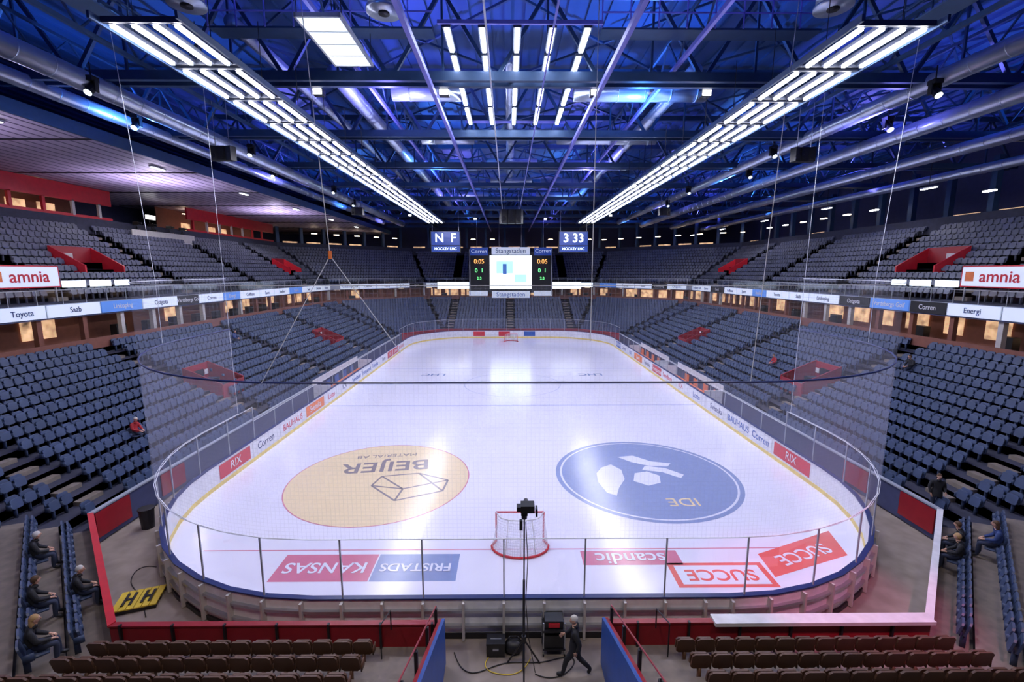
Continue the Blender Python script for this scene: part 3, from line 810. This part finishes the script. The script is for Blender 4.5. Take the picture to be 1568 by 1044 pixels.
cable('floor_cable',[(.3,10.5,-.04),(.8,10.2,-.04),(1.6,10.9,-.04),(1.2,11.1,-.04),(.5,10.8,-.04),(-.2,10.9,-.04),(-.8,10.8,-.04),(-1.6,10.3,-.04),(-1.9,11.2,-.04)])
cable('floor_cable',[(-.9,11.1,-.04),(-1.2,10.7,-.04),(-.6,10.4,-.04),(0,10.5,-.04),(.2,11,-.04)],.012,'yellowd')
cable('floor_cable',[(-11.5,12.6,-.04),(-12.6,13.8,-.04),(-13.3,13.9,-.04),(-13.8,15.2,-.04),(-13,15,-.04)],.015)
pl=empty('striped_pallet',(-12.2,13.25,-.06)); pl.rotation_euler=(0,0,R(20)); mb=MB()
for i in range(3): mb.box((0,-.42+i*.42,.06),(1.15,.1,.1),'black')
for i in range(6): mb.box((-.5+i*.2,0,.14),(.18,.95,.04),'yellowd')
for x in (-.25,.25):
    mb.box((x-.1,0,.18),(.07,.6,.03),'black'); mb.box((x+.1,0,.18),(.07,.6,.03),'black'); mb.box((x,0,.18),(.2,.08,.03),'black')
mb.obj('pallet_slats',pl)
bn=empty('waste_bin',(-15.3,17.6,-.06)); mb=MB(); mb.cyl((0,0,0),(0,0,.8),.22,'dark',16,r2=.27); mb.cyl((0,0,.8),(0,0,.86),.29,'black',16); mb.obj('bin_body',bn)

# ---------------------------------------------------------------- people
def person(name,loc,rz,pose,top='coat',leg='jeans',hair='hairb',longhair=False,turn=0.0):
    root=empty(name,loc); root.rotation_euler=(0,0,rz)
    if pose=='walk':
        J=dict(pel=(0,0,.93),sp=(0,.01,1.12),ch=(0,.02,1.34),nk=(0,.02,1.47),hd=(0,.04,1.54),
          hl=(-.10,0,.86),kl=(-.10,.22,.50),al=(-.10,.30,.10),tl=(-.10,.47,.05),
          hr=(.10,0,.86),kr=(.10,-.08,.48),ar=(.10,-.40,.22),tr=(.10,-.33,.07),
          sl=(-.19,.01,1.41),el=(-.25,-.14,1.14),wl=(-.23,-.06,.90),sr=(.19,.01,1.41),er=(.25,.10,1.15),wr=(.20,.30,1.02))
    elif pose=='stand':
        J=dict(pel=(0,0,.93),sp=(0,.0,1.12),ch=(0,.0,1.34),nk=(0,.01,1.47),hd=(0,.03,1.54),
          hl=(-.10,0,.86),kl=(-.12,.02,.50),al=(-.13,0,.10),tl=(-.14,.16,.05),
          hr=(.10,0,.86),kr=(.12,.03,.50),ar=(.13,0,.10),tr=(.14,.16,.05),
          sl=(-.19,.0,1.41),el=(-.25,-.03,1.15),wl=(-.20,.18,1.02),sr=(.19,.0,1.41),er=(.25,-.03,1.15),wr=(.22,.06,.90))
    else:
        J=dict(pel=(0,-.05,.57),sp=(0,-.06,.76),ch=(0,.0,.98),nk=(0,.05,1.11),hd=(0,.09,1.18),
          hl=(-.09,.06,.55),kl=(-.13,.40,.56),al=(-.13,.42,.10),tl=(-.14,.58,.05),
          hr=(.09,.06,.55),kr=(.13,.40,.56),ar=(.12,.36,.10),tr=(.13,.52,.05),
          sl=(-.18,.0,1.05),el=(-.25,.06,.80),wl=(-.12,.30,.70),sr=(.18,.0,1.05),er=(.25,.08,.80),wr=(.10,.32,.68))
    rad=dict(pel=.16,sp=.155,ch=.175,nk=.066,hd=.055,hl=.11,kl=.075,al=.055,tl=.045,hr=.11,kr=.075,ar=.055,tr=.045,sl=.09,el=.064,wl=.040,sr=.09,er=.064,wr=.040)
    E=[('pel','sp',top),('sp','ch',top),('ch','nk',top),('nk','hd','skin'),('pel','hl',leg),('hl','kl',leg),('kl','al',leg),('al','tl','black'),
       ('pel','hr',leg),('hr','kr',leg),('kr','ar',leg),('ar','tr','black'),('ch','sl',top),('sl','el',top),('el','wl',top),('ch','sr',top),('sr','er',top),('er','wr',top)]
    names=list(J); me=bpy.data.meshes.new(name+'_sk'); me.from_pydata([J[k] for k in names],[(names.index(a),names.index(b)) for a,b,_ in E],[])
    o=bpy.data.objects.new('tmp',me); sc.collection.objects.link(o)
    sk_=o.modifiers.new('s','SKIN')
    for i,k in enumerate(names):
        d=me.skin_vertices[0].data[i]; r=rad[k]; d.radius=(r,r*(.78 if k in('ch','sp','pel') else 1)); d.use_root=(k=='pel')
    sk_.branch_smoothing=.6
    ssd=o.modifiers.new('d','SUBSURF'); ssd.levels=2; ssd.render_levels=2
    dg=bpy.context.evaluated_depsgraph_get(); dg.update(); m2=bpy.data.meshes.new_from_object(o.evaluated_get(dg))
    bpy.data.objects.remove(o)
    mk_=[top,leg,'skin','black']; m2.materials.clear()
    for k in mk_: m2.materials.append(M[k])
    idx=[]
    for p in m2.polygons:
        c=p.center; best=(9,top)
        for a,b,k in E:
            A=Vector(J[a]);B=Vector(J[b]); t=max(0,min(1,(c-A).dot(B-A)/(B-A).length_squared)); dd=(c-(A+(B-A)*t)).length
            if k==leg and a=='pel': dd+=.05
            if dd<best[0]: best=(dd,k)
        idx.append(mk_.index(best[1]))
    m2.polygons.foreach_set('material_index',idx); m2.polygons.foreach_set('use_smooth',[True]*len(idx))
    bo=bpy.data.objects.new('body',m2); sc.collection.objects.link(bo); bo.parent=root
    mb=MB(); H=Vector(J['hd'])+Vector((0,.015,.085)); X=Matrix.Translation(H)@Matrix.Rotation(turn,4,'Z')
    def shp(v):
        w=1-.25*max(0,-v.z); return Vector((v.x*w,v.y*(w if v.y>0 else 1),v.z))
    mb.ell((0,0,0),(.077,.097,.118),'skin',16,12,shp,X)
    mb.ell((0,.098,-.012),(.013,.02,.022),'skin',8,6,None,X)
    for s in (-1,1):
        mb.ell((s*.03,.085,.01),(.011,.008,.008),'eye',8,6,None,X); mb.ell((s*.078,-.005,-.005),(.012,.02,.03),'skin',8,6,None,X)
    mb.ell((0,.080,-.052),(.022,.01,.006),'lips',8,6,None,X)
    def hshp(v):
        zmin=.15 if v.y>.1 else (-.75 if v.y<-.25 else -.2)
        return Vector((v.x,v.y,max(v.z,zmin)))
    mb.ell((0,-.012,.02),(.084,.100,.110),hair,24,16,hshp,X)
    if longhair: mb.ell((0,-.06,-.08),(.085,.06,.17),hair,14,10,None,X)
    N=Vector(J['nk']); mb.cyl(N-Vector((0,0,.035)),N+Vector((0,.006,.035)),.092,top,14,r2=.072)
    if pose!='sit':
        n0=len(mb.v); rings=((1.10,.165,.125),(.95,.185,.145),(.80,.20,.16)); i_=mb.mi(top)
        for z,rx,ry in rings:
            for j in range(16): a=2*math.pi*j/16; mb.v.append((rx*math.cos(a),.005+ry*math.sin(a),z))
        for r_ in range(2):
            for j in range(16): mb.f.append((n0+r_*16+j,n0+r_*16+(j+1)%16,n0+(r_+1)*16+(j+1)%16,n0+(r_+1)*16+j)); mb.m.append(i_)
    for s,w,e_ in (('l','wl','el'),('r','wr','er')):
        W=Vector(J[w]); d=(W-Vector(J[e_])).normalized(); sx=-1 if s=='l' else 1
        if pose=='sit': side=Vector((-sx,0,0))
        else: side=Vector((0,1,0))
        side=(side-d*side.dot(d)).normalized(); nrm=d.cross(side).normalized()*(1 if s=='l' else -1)
        mb.cyl(W-d*.03,W+d*.03,.027,'skin',8)
        a,b=W+d*.015,W+d*.10
        mb.hexa([a-side*.025-nrm*.012,a+side*.025-nrm*.012,b+side*.040-nrm*.011,b-side*.040-nrm*.011],[a-side*.025+nrm*.012,a+side*.025+nrm*.012,b+side*.040+nrm*.011,b-side*.040+nrm*.011],'skin')
        for o_,L in ((-.031,.055),(-.011,.070),(.010,.075),(.030,.062)):
            p=b+side*o_-d*.006; q=p+d*L*.5+nrm*.006; r_=q+d*L*.40+nrm*.022
            mb.cyl(p,q,.0095,'skin',6,r2=.0085); mb.cyl(q,r_,.0085,'skin',6,r2=.007)
        p=W+d*.04+side*.024; q=p+side*.028+d*.03+nrm*.012; mb.cyl(p,q,.011,'skin',6,r2=.010); mb.cyl(q,q+d*.03+nrm*.008,.010,'skin',6,r2=.008)
    mb.obj('head_and_hands',root,True)
    return root
person('walking_man',(1.33,10.45,-.06),R(75),'walk','coat','coat','hairw',turn=.4)
cfg=[('coat','jeans','hairw',0),('coat','jeans','hairb',0),('coat','jeans','hairy',1),('coat','jeans','hairw',0),('jred','jeans','hairw',0),('coat','jeans','hairb',0),('jblue','jeans','hairb',1),('coat','jeans','hairy',0),('coat','jeans','hairb',0),('jblue','jeans','hairb',0),('jred','jeans','hairb',0),('coat','jeans','hairb',0)]
for (x,y),c in zip(sit,cfg):
    e,i,s=snap(x,y); t=edir(e); n=enorm(e); p=emid(e)+n*(i*DEP+.5)+t*s
    person('seated_spectator',(p.x,p.y,lowz(i)+.01),math.atan2(t.y,t.x),'sit',c[0],c[1],c[2],bool(c[3]),random.uniform(-.5,.5))
e,i,s=snap(16.2,15.0); t=edir(e); n=enorm(e); p=emid(e)+n*(0*DEP+.12)+t*(s+1.5)
person('standing_steward',(17.0,17.2,.62),R(160),'stand','coat','jeans','hairb')
for yy,x in ((48.3,-38.6),(50.3,-38.4),(53,-38.6)): person('camera_operator',(x,yy,13.74),R(-90),'stand','coat','jeans','hairb')

# ---------------------------------------------------------------- lights
def spot(loc,rot,col,en,ang=120,r=.3,name='uplight',blend=.6):
    l=bpy.data.lights.new(name,'SPOT'); l.energy=en; l.color=col; l.spot_size=R(ang); l.spot_blend=blend; l.shadow_soft_size=r
    o=bpy.data.objects.new(name,l); o.location=loc; o.rotation_euler=rot; sc.collection.objects.link(o)
for i,x in enumerate((-21,-7,7,21,34)):
    for j,y in enumerate((12,27,45,63,82)):
        col=(.07,.28,1) if (i+j)%2 else (.22,.20,1)
        spot((x,y,18.0),(R(180),0,0),col,3900,155)
for y in (22,40,60): spot((-30,y,14.8),(R(180),0,0),(.75,.65,1),1700,155)
for x in (-33,33):
    for y in (25,45,65): spot((x,y,17.6),(0,0,0),(.95,.90,1),750,150,name='stand_downlight')
for x in (-10.9,10.9):
    for y in (17.2,32.2,47.2,62.2): spot((x,y,17.3),(0,0,0),(.82,.80,1),1700,110,.5,name='rink_fill_spot')  # added fill spots between the tube modules, brightening the ice beyond the tubes' output
for x in (-8,0,8): spot((x,3,18),(R(22),0,0),(1,.9,.82),1700,100,.4,name='near_stand_downlight')
spot((9.5,4,17),(R(27),0,0),(1,.12,.40),5500,24,.2,name='pink_spotlight')
w=bpy.data.worlds.new('world'); sc.world=w; w.use_nodes=True
w.node_tree.nodes['Background'].inputs[0].default_value=(.05,.07,.2,1); w.node_tree.nodes['Background'].inputs[1].default_value=.3

# ---------------------------------------------------------------- camera
cam=bpy.data.cameras.new('camera'); cam.sensor_width=36; cam.lens=16.0; cam.clip_end=500; cam.clip_start=.05
co=bpy.data.objects.new('camera',cam); co.location=(-.4,0,10.4); co.rotation_euler=(R(90-8.65),0,R(-.5)); sc.collection.objects.link(co)
sc.camera=co
